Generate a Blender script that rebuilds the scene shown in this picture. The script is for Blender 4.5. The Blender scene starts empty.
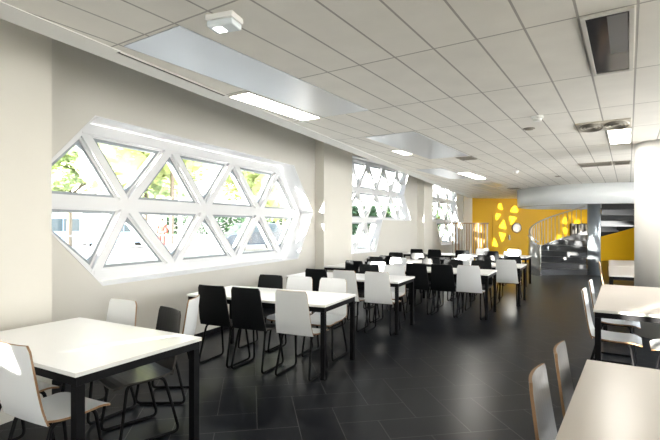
import bpy, bmesh, math, random
from mathutils import Vector, Matrix
R = math.radians
scn = bpy.context.scene
COL = scn.collection
random.seed(7)

# ------------------------------------------------------------------ materials
def mat(name, col, rough=.5, metal=0.0, spec=.5, bump=0, bscale=60, vary=0.0, vscale=6, coat=0):
    m = bpy.data.materials.new(name); m.use_nodes = True
    nt = m.node_tree; b = nt.nodes['Principled BSDF']
    b.inputs['Base Color'].default_value = (*col, 1); b.inputs['Roughness'].default_value = rough
    b.inputs['Metallic'].default_value = metal; b.inputs['Specular IOR Level'].default_value = spec
    b.inputs['Coat Weight'].default_value = coat
    tc = nt.nodes.new('ShaderNodeTexCoord')
    if vary:
        n = nt.nodes.new('ShaderNodeTexNoise'); n.inputs['Scale'].default_value = vscale; n.inputs['Detail'].default_value = 4
        nt.links.new(tc.outputs['Object'], n.inputs['Vector'])
        r = nt.nodes.new('ShaderNodeMapRange'); r.inputs[3].default_value = 1 - vary; r.inputs[4].default_value = 1 + vary
        nt.links.new(n.outputs['Fac'], r.inputs[0])
        mx = nt.nodes.new('ShaderNodeVectorMath'); mx.operation = 'SCALE'; mx.inputs[0].default_value = col
        nt.links.new(r.outputs[0], mx.inputs['Scale']); nt.links.new(mx.outputs[0], b.inputs['Base Color'])
    if bump:
        n = nt.nodes.new('ShaderNodeTexNoise'); n.inputs['Scale'].default_value = bscale; n.inputs['Detail'].default_value = 5
        nt.links.new(tc.outputs['Object'], n.inputs['Vector'])
        bp = nt.nodes.new('ShaderNodeBump'); bp.inputs['Strength'].default_value = bump; bp.inputs['Distance'].default_value = .01
        nt.links.new(n.outputs['Fac'], bp.inputs['Height']); nt.links.new(bp.outputs[0], b.inputs['Normal'])
    return m

def emit(name, col, s):
    m = bpy.data.materials.new(name); m.use_nodes = True; nt = m.node_tree
    nt.nodes.remove(nt.nodes['Principled BSDF'])
    e = nt.nodes.new('ShaderNodeEmission'); e.inputs[0].default_value = (*col, 1); e.inputs[1].default_value = s
    nt.links.new(e.outputs[0], nt.nodes['Material Output'].inputs[0]); return m

def brick_mat(name, c1, c2, mortar, bw, bh, msize, ang, off, offset, rough, metal=0, phase=(0, 0), spec=.5, bumpd=.0, mrough=None, coat=0):
    m = bpy.data.materials.new(name); m.use_nodes = True; nt = m.node_tree; b = nt.nodes['Principled BSDF']
    tc = nt.nodes.new('ShaderNodeTexCoord'); mp = nt.nodes.new('ShaderNodeMapping')
    mp.vector_type = 'POINT'
    nt.links.new(tc.outputs['Object'], mp.inputs[0])
    mp.inputs['Rotation'].default_value = (0, 0, ang); mp.inputs['Location'].default_value = (phase[0], phase[1], 0)
    br = nt.nodes.new('ShaderNodeTexBrick'); nt.links.new(mp.outputs[0], br.inputs['Vector'])
    br.offset = offset; br.offset_frequency = 2; br.squash = 1
    br.inputs['Color1'].default_value = (*c1, 1); br.inputs['Color2'].default_value = (*c2, 1); br.inputs['Mortar'].default_value = (*mortar, 1)
    br.inputs['Scale'].default_value = 1; br.inputs['Mortar Size'].default_value = msize; br.inputs['Mortar Smooth'].default_value = .1
    br.inputs['Brick Width'].default_value = bw; br.inputs['Row Height'].default_value = bh
    n = nt.nodes.new('ShaderNodeTexNoise'); n.inputs['Scale'].default_value = 3.0; n.inputs['Detail'].default_value = 6
    nt.links.new(tc.outputs['Object'], n.inputs['Vector'])
    r = nt.nodes.new('ShaderNodeMapRange'); r.inputs[3].default_value = .9; r.inputs[4].default_value = 1.1
    nt.links.new(n.outputs['Fac'], r.inputs[0])
    mx = nt.nodes.new('ShaderNodeVectorMath'); mx.operation = 'SCALE'
    nt.links.new(br.outputs['Color'], mx.inputs[0]); nt.links.new(r.outputs[0], mx.inputs['Scale'])
    nt.links.new(mx.outputs[0], b.inputs['Base Color'])
    b.inputs['Roughness'].default_value = rough; b.inputs['Metallic'].default_value = metal; b.inputs['Specular IOR Level'].default_value = spec
    if bumpd:
        bp = nt.nodes.new('ShaderNodeBump'); bp.inputs['Strength'].default_value = .4; bp.inputs['Distance'].default_value = bumpd; bp.invert = True
        nt.links.new(br.outputs['Fac'], bp.inputs['Height']); nt.links.new(bp.outputs[0], b.inputs['Normal'])
    return m

def glass_mat():
    m = bpy.data.materials.new('window glass'); m.use_nodes = True; nt = m.node_tree
    nt.nodes.remove(nt.nodes['Principled BSDF'])
    t = nt.nodes.new('ShaderNodeBsdfTransparent'); t.inputs[0].default_value = (.95, .97, .98, 1)
    g = nt.nodes.new('ShaderNodeBsdfGlossy'); g.inputs['Roughness'].default_value = .01
    lw = nt.nodes.new('ShaderNodeLayerWeight'); lw.inputs[0].default_value = .5; pw = nt.nodes.new('ShaderNodeMath'); pw.operation = 'POWER'; pw.inputs[1].default_value = 4; nt.links.new(lw.outputs['Facing'], pw.inputs[0])
    fr = nt.nodes.new('ShaderNodeMath'); fr.operation = 'MULTIPLY_ADD'; fr.inputs[1].default_value = .3; fr.inputs[2].default_value = .03; nt.links.new(pw.outputs[0], fr.inputs[0])
    mx = nt.nodes.new('ShaderNodeMixShader')
    nt.links.new(fr.outputs[0], mx.inputs[0]); nt.links.new(t.outputs[0], mx.inputs[1]); nt.links.new(g.outputs[0], mx.inputs[2])
    nt.links.new(mx.outputs[0], nt.nodes['Material Output'].inputs[0]); return m

GA = R(9.0)                                     # the ceiling grid is turned 9 degrees to the window wall
M = dict(
    wall=mat('warm grey plaster', (.62, .605, .56), .8, bump=.05, vary=.02, vscale=1.5),
    pier=mat('cream plaster', (.70, .68, .62), .8, bump=.05, vary=.02, vscale=1.5),
    column=mat('white column paint', (.62, .61, .59), .55, bump=.03),
    white_frame=mat('white window paint', (.72, .73, .745), .4, spec=.3),
    gasket=mat('grey window gasket', (.28, .31, .33), .5),
    yellow=mat('yellow wall paint', (.74, .425, .010), .5, spec=.2, vary=.04, vscale=2),
    yellow_door=mat('yellow door paint', (.74, .43, .012), .5, spec=.2),
    soffit=mat('white ceiling strip', (.80, .80, .77), .7),
    slab=mat('slab paint', (.66, .66, .63), .8),
    laminate_white=mat('white chair laminate', (.83, .85, .86), .32, vary=.015),
    laminate_black=mat('black chair laminate', (.008, .009, .010), .32, spec=.16),
    laminate_grey=mat('taupe chair laminate', (.12, .112, .104), .3),
    dark_edge=mat('dark laminate edge', (.03, .026, .022), .5),
    ply=mat('plywood edge', (.27, .155, .075), .5, vary=.15, vscale=40),
    steel_black=mat('black powder coated steel', (.007, .007, .008), .45, spec=.08),
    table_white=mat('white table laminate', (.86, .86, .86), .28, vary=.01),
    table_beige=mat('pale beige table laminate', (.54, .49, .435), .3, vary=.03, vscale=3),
    edge_white=mat('table edge', (.78, .77, .75), .4),
    panel=mat('pale metal ceiling panel', (.52, .55, .59), .3, metal=.45),
    frame_alu=mat('pale aluminium frame', (.62, .61, .57), .45, metal=.2),
    dark_glass=mat('dark smoked panel', (.055, .055, .06), .12, metal=.2),
    grey_panel=mat('grey device panel', (.16, .155, .16), .5),
    grille=mat('grille metal', (.30, .28, .235), .45, metal=.4),
    grille_pale=mat('pale diffuser metal', (.62, .58, .50), .45, metal=.2),
    dark=mat('dark cavity', (.03, .03, .03), .8),
    detector=mat('white plastic', (.8, .8, .78), .4),
    clear=mat('clear lamp cover', (.75, .82, .86), .15),
    stair_steel=mat('blue grey stair steel', (.33, .37, .41), .28, metal=.5),
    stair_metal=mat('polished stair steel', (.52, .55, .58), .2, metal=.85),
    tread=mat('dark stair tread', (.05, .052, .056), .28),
    baluster=mat('brushed steel baluster', (.55, .52, .47), .35, metal=.6),
    drum=mat('white lacquered ring', (.76, .79, .80), .18),
    slat=mat('brown timber slat', (.30, .19, .10), .45, vary=.2, vscale=8),
    slat_metal=mat('brushed slat metal', (.45, .42, .36), .35, metal=.6),
    handle=mat('dark handle metal', (.12, .10, .06), .35, metal=.8),
    porthole=mat('porthole glass', (.14, .10, .05), .15),
    paving=mat('pale paving', (.27, .265, .25), .85, vary=.08, vscale=.6),
    leaf=mat('yellow green leaves', (.37, .41, .15), .6, vary=.35, vscale=1.5),
    leaf_pale=mat('pale green leaves', (.34, .41, .19), .6, vary=.35, vscale=1.5),
    hedge=mat('dark green leaves', (.035, .075, .03), .6, vary=.35, vscale=2),
    bark=mat('bark', (.12, .09, .06), .8, vary=.3),
    red=mat('red cloth', (.62, .05, .035), .8), skin=mat('skin', (.5, .3, .2), .6), hair=mat('dark hair', (.03, .02, .015), .6),
    car_blue=mat('pale blue car paint', (.32, .45, .62), .25, coat=.5), car_dark=mat('dark car paint', (.04, .05, .06), .25, coat=.5),
    tyre=mat('tyre rubber', (.015, .015, .015), .8), car_glass=mat('car glass', (.05, .07, .08), .08),
    pole=mat('pale pole paint', (.7, .7, .7), .4), rail=mat('grey rail paint', (.22, .24, .26), .4),
    house=mat('pale render', (.62, .58, .52), .8), roof=mat('grey roof', (.3, .29, .28), .7),
    lamp=emit('lit diffuser', (1, .95, .86), 14), lamp_small=emit('lit small diffuser', (1, .95, .88), 5),
    glass=glass_mat(),
)
def herringbone(name, tile, grout, W, m_, ang, rough, spec):
    m = bpy.data.materials.new(name); m.use_nodes = True; nt = m.node_tree; b = nt.nodes['Principled BSDF']; L = nt.links.new
    tc = nt.nodes.new('ShaderNodeTexCoord'); mp = nt.nodes.new('ShaderNodeMapping'); L(tc.outputs['Object'], mp.inputs[0])
    mp.inputs['Rotation'].default_value = (0, 0, ang); mp.inputs['Scale'].default_value = (1 / W, 1 / W, 1); mp.inputs['Location'].default_value = (100.35, 100.2, 0)
    sp = nt.nodes.new('ShaderNodeSeparateXYZ'); L(mp.outputs[0], sp.inputs[0])
    def op(o, a, c=None):
        n = nt.nodes.new('ShaderNodeMath'); n.operation = o
        for k, v in enumerate((a, c)):
            if v is None: continue
            if isinstance(v, (int, float)): n.inputs[k].default_value = v
            else: L(v, n.inputs[k])
        if o == 'COMPARE': n.inputs[2].default_value = .4
        return n.outputs[0]
    x, y = sp.outputs[0], sp.outputs[1]; ix, iy = op('FLOOR', x), op('FLOOR', y); fx, fy_ = op('SUBTRACT', x, ix), op('SUBTRACT', y, iy)
    k = op('FLOORED_MODULO', op('SUBTRACT', ix, iy), 4.0) if False else op('MODULO', op('ADD', op('SUBTRACT', ix, iy), 4000.0), 4.0)
    def edge(d, kk): return op('ADD', d, op('MULTIPLY', op('COMPARE', k, float(kk)), 10.0))
    d = op('MINIMUM', op('MINIMUM', edge(fx, 1), edge(op('SUBTRACT', 1.0, fx), 0)), op('MINIMUM', edge(fy_, 2), edge(op('SUBTRACT', 1.0, fy_), 3)))
    mask = op('LESS_THAN', d, m_)
    n = nt.nodes.new('ShaderNodeTexNoise'); n.inputs['Scale'].default_value = 2.2; n.inputs['Detail'].default_value = 6; L(tc.outputs['Object'], n.inputs['Vector'])
    r = nt.nodes.new('ShaderNodeMapRange'); r.inputs[3].default_value = .8; r.inputs[4].default_value = 1.2; L(n.outputs['Fac'], r.inputs[0])
    tl = nt.nodes.new('ShaderNodeVectorMath'); tl.operation = 'SCALE'; tl.inputs[0].default_value = tile; L(r.outputs[0], tl.inputs['Scale'])
    mx = nt.nodes.new('ShaderNodeMix'); mx.data_type = 'RGBA'; L(mask, mx.inputs['Factor']); L(tl.outputs[0], mx.inputs['A']); mx.inputs['B'].default_value = (*grout, 1)
    L(mx.outputs['Result'], b.inputs['Base Color']); b.inputs['Roughness'].default_value = rough; b.inputs['Specular IOR Level'].default_value = spec; b.inputs['IOR'].default_value = 1.2
    bp = nt.nodes.new('ShaderNodeBump'); bp.invert = True; bp.inputs['Strength'].default_value = .3; bp.inputs['Distance'].default_value = .002; L(mask, bp.inputs['Height']); L(bp.outputs[0], b.inputs['Normal'])
    return m
M['floor'] = herringbone('dark slate floor tiles', (.006, .007, .0095), (.06, .06, .059), .31, .010, R(-124), .30, .5)
M['tiles'] = brick_mat('ceiling tiles', (.80, .78, .725), (.815, .795, .74), (.40, .385, .355), 1.16, .2742, .007, R(-81), 0, 0.0, .7, phase=(-3.49 + 1.16 * 4, 4.12 - .2742 * 16), bumpd=.004)

# ------------------------------------------------------------------ mesh helpers
def finish(name, bm, mats, parent=None, smooth=False, bevel=0):
    me = bpy.data.meshes.new(name); bmesh.ops.recalc_face_normals(bm, faces=bm.faces[:]); bm.to_mesh(me); bm.free()
    for m in (mats if isinstance(mats, (list, tuple)) else [mats]): me.materials.append(M[m])
    if smooth:
        for p in me.polygons: p.use_smooth = True
    o = bpy.data.objects.new(name, me); COL.objects.link(o)
    if parent: o.parent = parent
    if bevel:
        b = o.modifiers.new('bevel', 'BEVEL'); b.width = bevel; b.segments = 2; b.limit_method = 'ANGLE'
    return o
def tag(o, label=None, cat=None, group=None, kind=None):
    if label: o['label'] = label
    if cat: o['category'] = cat
    if group: o['group'] = group
    if kind: o['kind'] = kind
    return o
def empty(name, loc=(0, 0, 0), rz=0.0, label=None, cat=None, group=None):
    o = bpy.data.objects.new(name, None); COL.objects.link(o); o.location = loc; o.rotation_euler = (0, 0, rz); o.empty_display_size = .1
    return tag(o, label, cat, group)
def box(bm, x0, x1, y0, y1, z0, z1, mi=0, mtx=None):
    vs = [bm.verts.new((x, y, z)) for x in (x0, x1) for y in (y0, y1) for z in (z0, z1)]
    if mtx is not None:
        for v in vs: v.co = mtx @ v.co
    for f in ((0, 1, 3, 2), (4, 6, 7, 5), (0, 4, 5, 1), (2, 3, 7, 6), (0, 2, 6, 4), (1, 5, 7, 3)):
        bm.faces.new([vs[i] for i in f]).material_index = mi
def prism(bm, pts, z0, z1, mi=0):
    a = [bm.verts.new((p[0], p[1], z0)) for p in pts]; b = [bm.verts.new((p[0], p[1], z1)) for p in pts]; n = len(pts)
    bm.faces.new(a[::-1]).material_index = mi; bm.faces.new(b).material_index = mi
    for i in range(n): bm.faces.new((a[i], a[(i + 1) % n], b[(i + 1) % n], b[i])).material_index = mi
def tube(bm, pts, r, n=8, closed=False, mi=0):
    pts = [Vector(p) for p in pts]; rings = []; N = len(pts); up = None
    for i, p in enumerate(pts):
        a = pts[(i - 1) % N] if (closed or i > 0) else p; b = pts[(i + 1) % N] if (closed or i < N - 1) else p
        t = (b - a).normalized()
        if up is None: up = Vector((0, 0, 1)) if abs(t.z) < .9 else Vector((1, 0, 0))
        u = (up - t * up.dot(t)); u = u.normalized() if u.length > 1e-5 else t.orthogonal().normalized(); w = t.cross(u); up = u
        rr = r[i] if isinstance(r, (list, tuple)) else r
        rings.append([bm.verts.new(p + (u * math.cos(2 * math.pi * k / n) + w * math.sin(2 * math.pi * k / n)) * rr) for k in range(n)])
    for i in range(N if closed else N - 1):
        A = rings[i]; B = rings[(i + 1) % N]
        for k in range(n): bm.faces.new((A[k], A[(k + 1) % n], B[(k + 1) % n], B[k])).material_index = mi
    if not closed:
        bm.faces.new(rings[0][::-1]).material_index = mi; bm.faces.new(rings[-1]).material_index = mi
def fillet(pts, r, n=4, closed=False):
    out = []; N = len(pts); P = [Vector(p) for p in pts]
    for i in range(N):
        if not closed and i in (0, N - 1): out.append(P[i]); continue
        a, b, c = P[(i - 1) % N], P[i], P[(i + 1) % N]
        d1 = (a - b); d2 = (c - b); rr = min(r, d1.length * .45, d2.length * .45); s = b + d1.normalized() * rr; e = b + d2.normalized() * rr
        for k in range(n + 1):
            t = k / n; out.append(s * (1 - t) ** 2 + b * 2 * t * (1 - t) + e * t * t)
    return out
def lathe(bm, prof, n=24, mi=0, loc=(0, 0, 0)):
    rings = [[bm.verts.new((loc[0] + r * math.cos(2 * math.pi * k / n), loc[1] + r * math.sin(2 * math.pi * k / n), loc[2] + z)) for k in range(n)] for r, z in prof]
    for A, B in zip(rings, rings[1:]):
        for k in range(n): bm.faces.new((A[k], A[(k + 1) % n], B[(k + 1) % n], B[k])).material_index = mi
    bm.faces.new(rings[0][::-1]).material_index = mi; bm.faces.new(rings[-1]).material_index = mi
def struct(name, bm, m, parent=None, **k):
    o = finish(name, bm, m, parent, **k)
    if parent is None: o['kind'] = 'structure'
    return o

# ------------------------------------------------------------------ room shell
P0 = Vector((0, 9.9)); DIR = Vector((1.728, 9.627)).normalized(); NRM = Vector((DIR.y, -DIR.x))     # second facade bay turns inwards
CORNER = Vector((1.728, 19.527)); YD = Vector((.8275, .5617)).normalized()
def rwx(y): return 7.35 + .158 * y
tY = 9.6
while (CORNER + YD * tY).x < rwx((CORNER + YD * tY).y): tY += .05
YEND = CORNER + YD * tY
BY = -3.6
room = [(-.45, BY - .1), (rwx(BY) + .3, BY - .1), (YEND.x + .5, YEND.y + .4), (CORNER.x - .5, CORNER.y + .4), (-.5, 9.9)]
bm = bmesh.new(); prism(bm, room, -.15, 0); struct('floor', bm, 'floor')
bm = bmesh.new(); prism(bm, room, 3.45, 3.7); struct('ceiling', bm, 'slab')
def re(y): return 1.425 + .0134 * y
raft = [(re(BY) + .20, BY), (rwx(BY), BY), (YEND.x, YEND.y), (CORNER.x + .2, CORNER.y + .13), (re(19.4) + .20, 19.4)]
bm = bmesh.new(); prism(bm, raft, 2.66, 2.76); o = struct('ceiling_tiles', bm, 'tiles')
bm = bmesh.new(); prism(bm, [(re(BY), BY), (re(BY) + .20, BY), (re(19.4) + .20, 19.4), (re(19.4), 19.4)], 2.655, 2.80); struct('trim_1', bm, 'soffit')

def fill_holes(outer, holes):
    bm = bmesh.new(); edges = []
    for loop in [outer] + holes:
        vs = [bm.verts.new((p[0], p[1], 0)) for p in loop]
        edges += [bm.edges.new((vs[i], vs[(i + 1) % len(vs)])) for i in range(len(vs))]
    bmesh.ops.triangle_fill(bm, use_beauty=True, use_dissolve=False, edges=edges)
    bm.verts.index_update()
    res = [[tuple(v.co[:2]) for v in f.verts] for f in bm.faces]; bm.free(); return res
def wall_with_holes(name, outer, holes, fmap, t0, t1, m):
    bm = bmesh.new(); tris = fill_holes(outer, holes)
    for t in (t0, t1):
        for tr in tris: bm.faces.new([bm.verts.new(fmap(a, b, t)) for a, b in tr])
    for loop in [outer] + holes:
        for i in range(len(loop)):
            a, b = loop[i], loop[(i + 1) % len(loop)]
            bm.faces.new([bm.verts.new(fmap(*p, t)) for p, t in ((a, t0), (b, t0), (b, t1), (a, t1))])
    bmesh.ops.remove_doubles(bm, verts=bm.verts[:], dist=1e-4)
    return struct(name, bm, m)
f1 = lambda s, z, t: (t, s, z)
f2 = lambda s, z, t: (P0.x + DIR.x * s + NRM.x * t, P0.y + DIR.y * s + NRM.y * t, z)
HEX1 = [(3.3, 2.65), (7.55, 2.65), (8.36, 1.775), (7.71, .885), (3.39, .885), (2.50, 1.775)]
HEX0 = [(p[0] - 6.9 + 1.0, p[1]) for p in HEX1]
W2 = [(.45, 3.23), (3.76, 3.23), (3.37, 2.43), (3.88, 1.67), (2.02, 1.67), (1.65, .83), (.40, .83), (.02, 1.67), (.42, 2.43)]
W3 = [(5.45, 3.23), (8.10, 3.23), (7.93, 2.43), (8.30, 1.67), (7.95, 1.665), (8.38, .83), (6.42, .83), (5.92, 1.66), (5.30, 1.67), (5.62, 2.43)]
wall_with_holes('wall_left', [(BY, 0), (P0.y, 0), (P0.y, 3.45), (BY, 3.45)], [HEX0, HEX1], f1, 0, -.45, 'wall')
wall_with_holes('wall_left_far', [(-.0, 0), (9.79, 0), (9.79, 3.45), (-.0, 3.45)], [W2, W3], f2, 0, -.32, 'wall')
# yellow end wall
fy = lambda s, z, t: (CORNER.x + YD.x * s - YD.y * t, CORNER.y + YD.y * s + YD.x * t, z)
bm = bmesh.new()
q = [fy(-.3, 0, 0)[:2], fy(tY + .3, 0, 0)[:2], fy(tY + .3, 0, .25)[:2], fy(-.3, 0, .25)[:2]]
prism(bm, q, 0, 3.45); struct('wall_end', bm, 'yellow')
# right and back walls out of view; window openings added to light the room
RL = (Vector((rwx(YEND.y), YEND.y)) - Vector((rwx(BY), BY))).length; RD = (Vector((rwx(YEND.y), YEND.y)) - Vector((rwx(BY), BY))).normalized()
fr = lambda s, z, t: (rwx(BY) + RD.x * s + RD.y * t, BY + RD.y * s - RD.x * t, z)
holes = [[(a, .5), (a + 3.0, .5), (a + 3.0, 2.5), (a, 2.5)] for a in (8.6, 12.4, 20.0)]
wall_with_holes('wall_right', [(0, 0), (RL, 0), (RL, 3.45), (0, 3.45)], holes, fr, 0, .3, 'pier')
fb = lambda s, z, t: (s, BY - t, z)
bholes = [[(.2, .3), (.75, .3), (.75, 3.3), (.2, 3.3)], [(4.2, .9), (6.3, .9), (6.3, 2.4), (4.2, 2.4)]]
wall_with_holes('wall_back', [(-.45, 0), (rwx(BY) + .3, 0), (rwx(BY) + .3, 3.45), (-.45, 3.45)], bholes, fb, 0, .3, 'pier')
wi = 10
for hs, fm in ((holes, fr), (bholes, fb)):
    for h in hs:
        (a, z0), (b, _), (_, z1), _ = h; bm = bmesh.new()
        def bar(s0, s1, za, zb):
            vs = [bm.verts.new(fm(s, z, t)) for s in (s0, s1) for t in (.12, .2) for z in (za, zb)]
            for f in ((0, 1, 3, 2), (4, 6, 7, 5), (0, 4, 5, 1), (2, 3, 7, 6), (0, 2, 6, 4), (1, 5, 7, 3)): bm.faces.new([vs[i] for i in f])
        bar(a, a + .08, z0, z1); bar(b - .08, b, z0, z1); bar(a, b, z0, z0 + .08); bar(a, b, z1 - .08, z1); bar((a + b) / 2 - .04, (a + b) / 2 + .04, z0, z1)
        w = struct(f'window_{wi}', bm, 'white_frame'); wi += 1  # unseen window, added as a daylight source
        bm = bmesh.new(); bm.faces.new([bm.verts.new(fm(s, z, .16)) for s, z in ((a, z0), (b, z0), (b, z1), (a, z1))]); finish('pane', bm, 'glass', w)
# piers standing proud of the facade
bm = bmesh.new(); box(bm, -.02, .42, .6, 2.55, 0, 3.45); struct('wall_pier_near', bm, 'pier')
bm = bmesh.new(); box(bm, -.1, .20, 8.46, 10.03, 0, 3.45); struct('wall_pier_middle', bm, 'pier')
def pier2(s0, s1, d): return [f2(s0, 0, -.05)[:2], f2(s1, 0, -.05)[:2], f2(s1, 0, d)[:2], f2(s0, 0, d)[:2]]
bm = bmesh.new(); prism(bm, pier2(4.35, 5.05, .22), 0, 3.45); struct('wall_pier_far', bm, 'pier')
bm = bmesh.new(); prism(bm, pier2(8.75, 9.85, .04), 0, 3.45); struct('wall_pier_corner', bm, 'pier')
# dark baseboards
bm = bmesh.new(); box(bm, 0, .015, 2.55, 8.46, 0, .07); struct('baseboard_left', bm, 'steel_black')

# ------------------------------------------------------------------ triangulated windows
def bar3(bm, A, B, fm, w, t0, t1):
    A = Vector(A); B = Vector(B); d = (B - A).normalized(); n = Vector((-d.y, d.x)) * w / 2
    ex = 0 if abs(d.y) < .01 else w * .25; A = A - d * ex; B = B + d * ex
    c = [A + n, B + n, B - n, A - n]
    a = [bm.verts.new(fm(p.x, p.y, t0)) for p in c]; b = [bm.verts.new(fm(p.x, p.y, t1)) for p in c]
    bm.faces.new(a[::-1]); bm.faces.new(b)
    for i in range(4): bm.faces.new((a[i], a[(i + 1) % 4], b[(i + 1) % 4], b[i]))
def inset(tri, d):
    P = [Vector(p) for p in tri]; A = sum(P, Vector((0, 0))) / 3
    a, b, c = (P[1] - P[2]).length, (P[2] - P[0]).length, (P[0] - P[1]).length; per = a + b + c
    I = (P[0] * a + P[1] * b + P[2] * c) / per
    area = abs((P[1] - P[0]).cross(P[2] - P[0])) / 2; r = 2 * area / per; k = max(.05, 1 - d / r)
    return [I + (p - I) * k for p in P]
def tri_window(name, tris, outline, fm, w=.115, tf=-.26, tb=-.42, lining=True):
    bm = bmesh.new(); seen = set()
    for t in tris:
        for i in range(3):
            A, B = t[i], t[(i + 1) % 3]; k = tuple(sorted((A, B)))
            if k in seen: continue
            seen.add(k); e_ = 0 if abs(A[1] - B[1]) < .01 else (.006 if (A[0] - B[0]) * (A[1] - B[1]) > 0 else .012)
            bar3(bm, A, B, fm, w - e_, tf - e_, tb + e_)
    win = struct(name, bm, 'white_frame')
    for t in tris:
        o1 = inset(t, w * .5 - .01); o2 = inset(t, w * .5 + .02); o3 = inset(t, w * .5 + .050)
        bm = bmesh.new()
        def ring(pa, pb, t0, t1, mi):
            va = [bm.verts.new(fm(p.x, p.y, t0)) for p in pa]; vb = [bm.verts.new(fm(p.x, p.y, t0)) for p in pb]
            vc = [bm.verts.new(fm(p.x, p.y, t1)) for p in pb]; vd = [bm.verts.new(fm(p.x, p.y, t1)) for p in pa]
            for i in range(3):
                j = (i + 1) % 3
                for q_ in ((va[i], va[j], vb[j], vb[i]), (vb[i], vb[j], vc[j], vc[i]), (vc[i], vc[j], vd[j], vd[i])): bm.faces.new(q_).material_index = mi
        ring(o1, o2, tf - .045, tb + .02, 0); ring(o2, o3, tf - .06, tb + .03, 1)
        s = finish('sash', bm, ['white_frame', 'gasket'], win)
        bm = bmesh.new(); bm.faces.new([bm.verts.new(fm(p.x, p.y, (tf + tb) / 2 - .03)) for p in o3]); finish('pane', bm, 'glass', s)
    # white lining of the deep reveal
    bm = bmesh.new(); n = len(outline); C = sum((Vector(p) for p in outline), Vector((0, 0))) / n
    va = [bm.verts.new(fm(*p, .006)) for p in outline]; vb = [bm.verts.new(fm(*p, tb - .015)) for p in outline]
    def ins(p, d): p = Vector(p); return p + (C - p).normalized() * d
    vc = [bm.verts.new(fm(*ins(p, .02), .006)) for p in outline]; vd = [bm.verts.new(fm(*ins(p, .02), tb - .015)) for p in outline]
    for i in range(n):
        j = (i + 1) % n
        bm.faces.new((va[i], va[j], vb[j], vb[i])); bm.faces.new((vc[i], vd[i], vd[j], vc[j])); bm.faces.new((va[i], vc[i], vc[j], va[j])); bm.faces.new((vb[i], vb[j], vd[j], vd[i]))
    finish('reveal_lining', bm, 'white_frame', win)
    return win
def hex_tris(dx):
    T = [(a + dx, 2.56) for a in (3.36, 4.68, 6.05, 7.45)]; Mi = [(a + dx, 1.762) for a in (2.55, 3.965, 5.37, 6.82, 8.26)]; B = [(a + dx, .965) for a in (3.50, 4.74, 6.12, 7.55)]
    r = []
    for X in (T, B):
        for k in range(4): r.append((Mi[k], Mi[k + 1], X[k]))
        for k in range(3): r.append((X[k], X[k + 1], Mi[k + 1]))
    return r
tri_window('window_1', hex_tris(0), HEX1, f1)
tri_window('window_4', hex_tris(-5.9), HEX0, f1)  # unseen window behind the near pier, added for its daylight
ZR = (3.2, 2.44, 1.67, .86)
A0 = [(.75, ZR[0]), (1.55, ZR[0]), (2.42, ZR[0]), (3.30, ZR[0]), (4.0, ZR[0])]; A1 = [(.30, ZR[1]), (1.06, ZR[1]), (2.02, ZR[1]), (2.88, ZR[1]), (3.62, ZR[1])]
A2 = [(.35, ZR[2]), (1.45, ZR[2]), (2.45, ZR[2]), (3.35, ZR[2]), (4.05, ZR[2])]; A3 = [(.9, ZR[3]), (1.65, ZR[3])]
tr = []
for k in range(4): tr.append((A1[k], A1[k + 1], A0[k]))
for k in range(3): tr.append((A0[k], A0[k + 1], A1[k + 1]))
tr.append((A0[3], A0[4], A1[4]))
for k in range(4): tr.append((A1[k], A1[k + 1], A2[k + 0 if k == 0 else k])) if k else tr.append((A1[0], A1[1], A2[0]))
for k in range(4): tr.append((A2[k], A2[k + 1], A1[k + 1]))
tr += [(A2[0], A2[1], A3[0]), (A3[0], A3[1], A2[1]), (A2[1], A2[2], A3[1])]
tri_window('window_2', tr, W2, f2, w=.095, tf=-.18, tb=-.30)
B0 = [(5.9, ZR[0]), (6.92, ZR[0]), (7.85, ZR[0])]; B1 = [(5.5, ZR[1]), (6.62, ZR[1]), (7.56, ZR[1]), (8.3, ZR[1])]
B2 = [(5.45, ZR[2]), (6.3, ZR[2]), (7.35, ZR[2]), (8.35, ZR[2])]; B3 = [(6.85, ZR[3]), (7.8, ZR[3]), (8.5, ZR[3])]
tr = []
for k in range(3): tr.append((B1[k], B1[k + 1], B0[k]))
for k in range(2): tr.append((B0[k], B0[k + 1], B1[k + 1]))
for k in range(3): tr += [(B1[k], B1[k + 1], B2[k + 1]), (B2[k], B2[k + 1], B1[k])]
for k in range(2): tr += [(B2[k + 1], B2[k + 2], B3[k]), (B3[k], B3[k + 1], B2[k + 2])]
tri_window('window_3', tr, W3, f2, w=.095, tf=-.18, tb=-.30)

# ------------------------------------------------------------------ ceiling fittings (grid coordinates: n across, g along)
def gw(n, g): return (n * math.cos(GA) + g * math.sin(GA), -n * math.sin(GA) + g * math.cos(GA))
ZC = 2.66
def ceil_thing(name, n0, n1, g0, g1, label, cat, group=None, z=ZC):
    x, y = gw((n0 + n1) / 2, (g0 + g1) / 2)
    e = empty(name, (x, y, z), -GA, label, cat, group); return e, (n1 - n0) / 2, (g1 - g0) / 2
def frame_ring(bm, hx, hy, w, z0, z1):
    box(bm, -hx, -hx + w, -hy, hy, z0, z1); box(bm, hx - w, hx, -hy, hy, z0, z1); box(bm, -hx + w, hx - w, -hy, -hy + w, z0, z1); box(bm, -hx + w, hx - w, hy - w, hy, z0, z1)
def light(n0, n1, g0, g1, label, m='lamp'):
    e, hx, hy = ceil_thing('ceiling_light', n0, n1, g0, g1, label, 'ceiling light', 'lit panels in the ceiling')
    bm = bmesh.new(); frame_ring(bm, hx, hy, .012, -.012, .0); finish('frame', bm, 'frame_alu', e)
    bm = bmesh.new(); box(bm, -hx + .012, hx - .012, -hy + .012, hy - .012, -.008, -.001); finish('diffuser', bm, m, e)
light(1.125, 1.375, 3.52, 4.62, 'long lit ceiling panel beside the large metal panel near the first window')
light(.99, 1.24, 10.38, 11.85, 'narrow lit ceiling panel farthest down the room')
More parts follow.
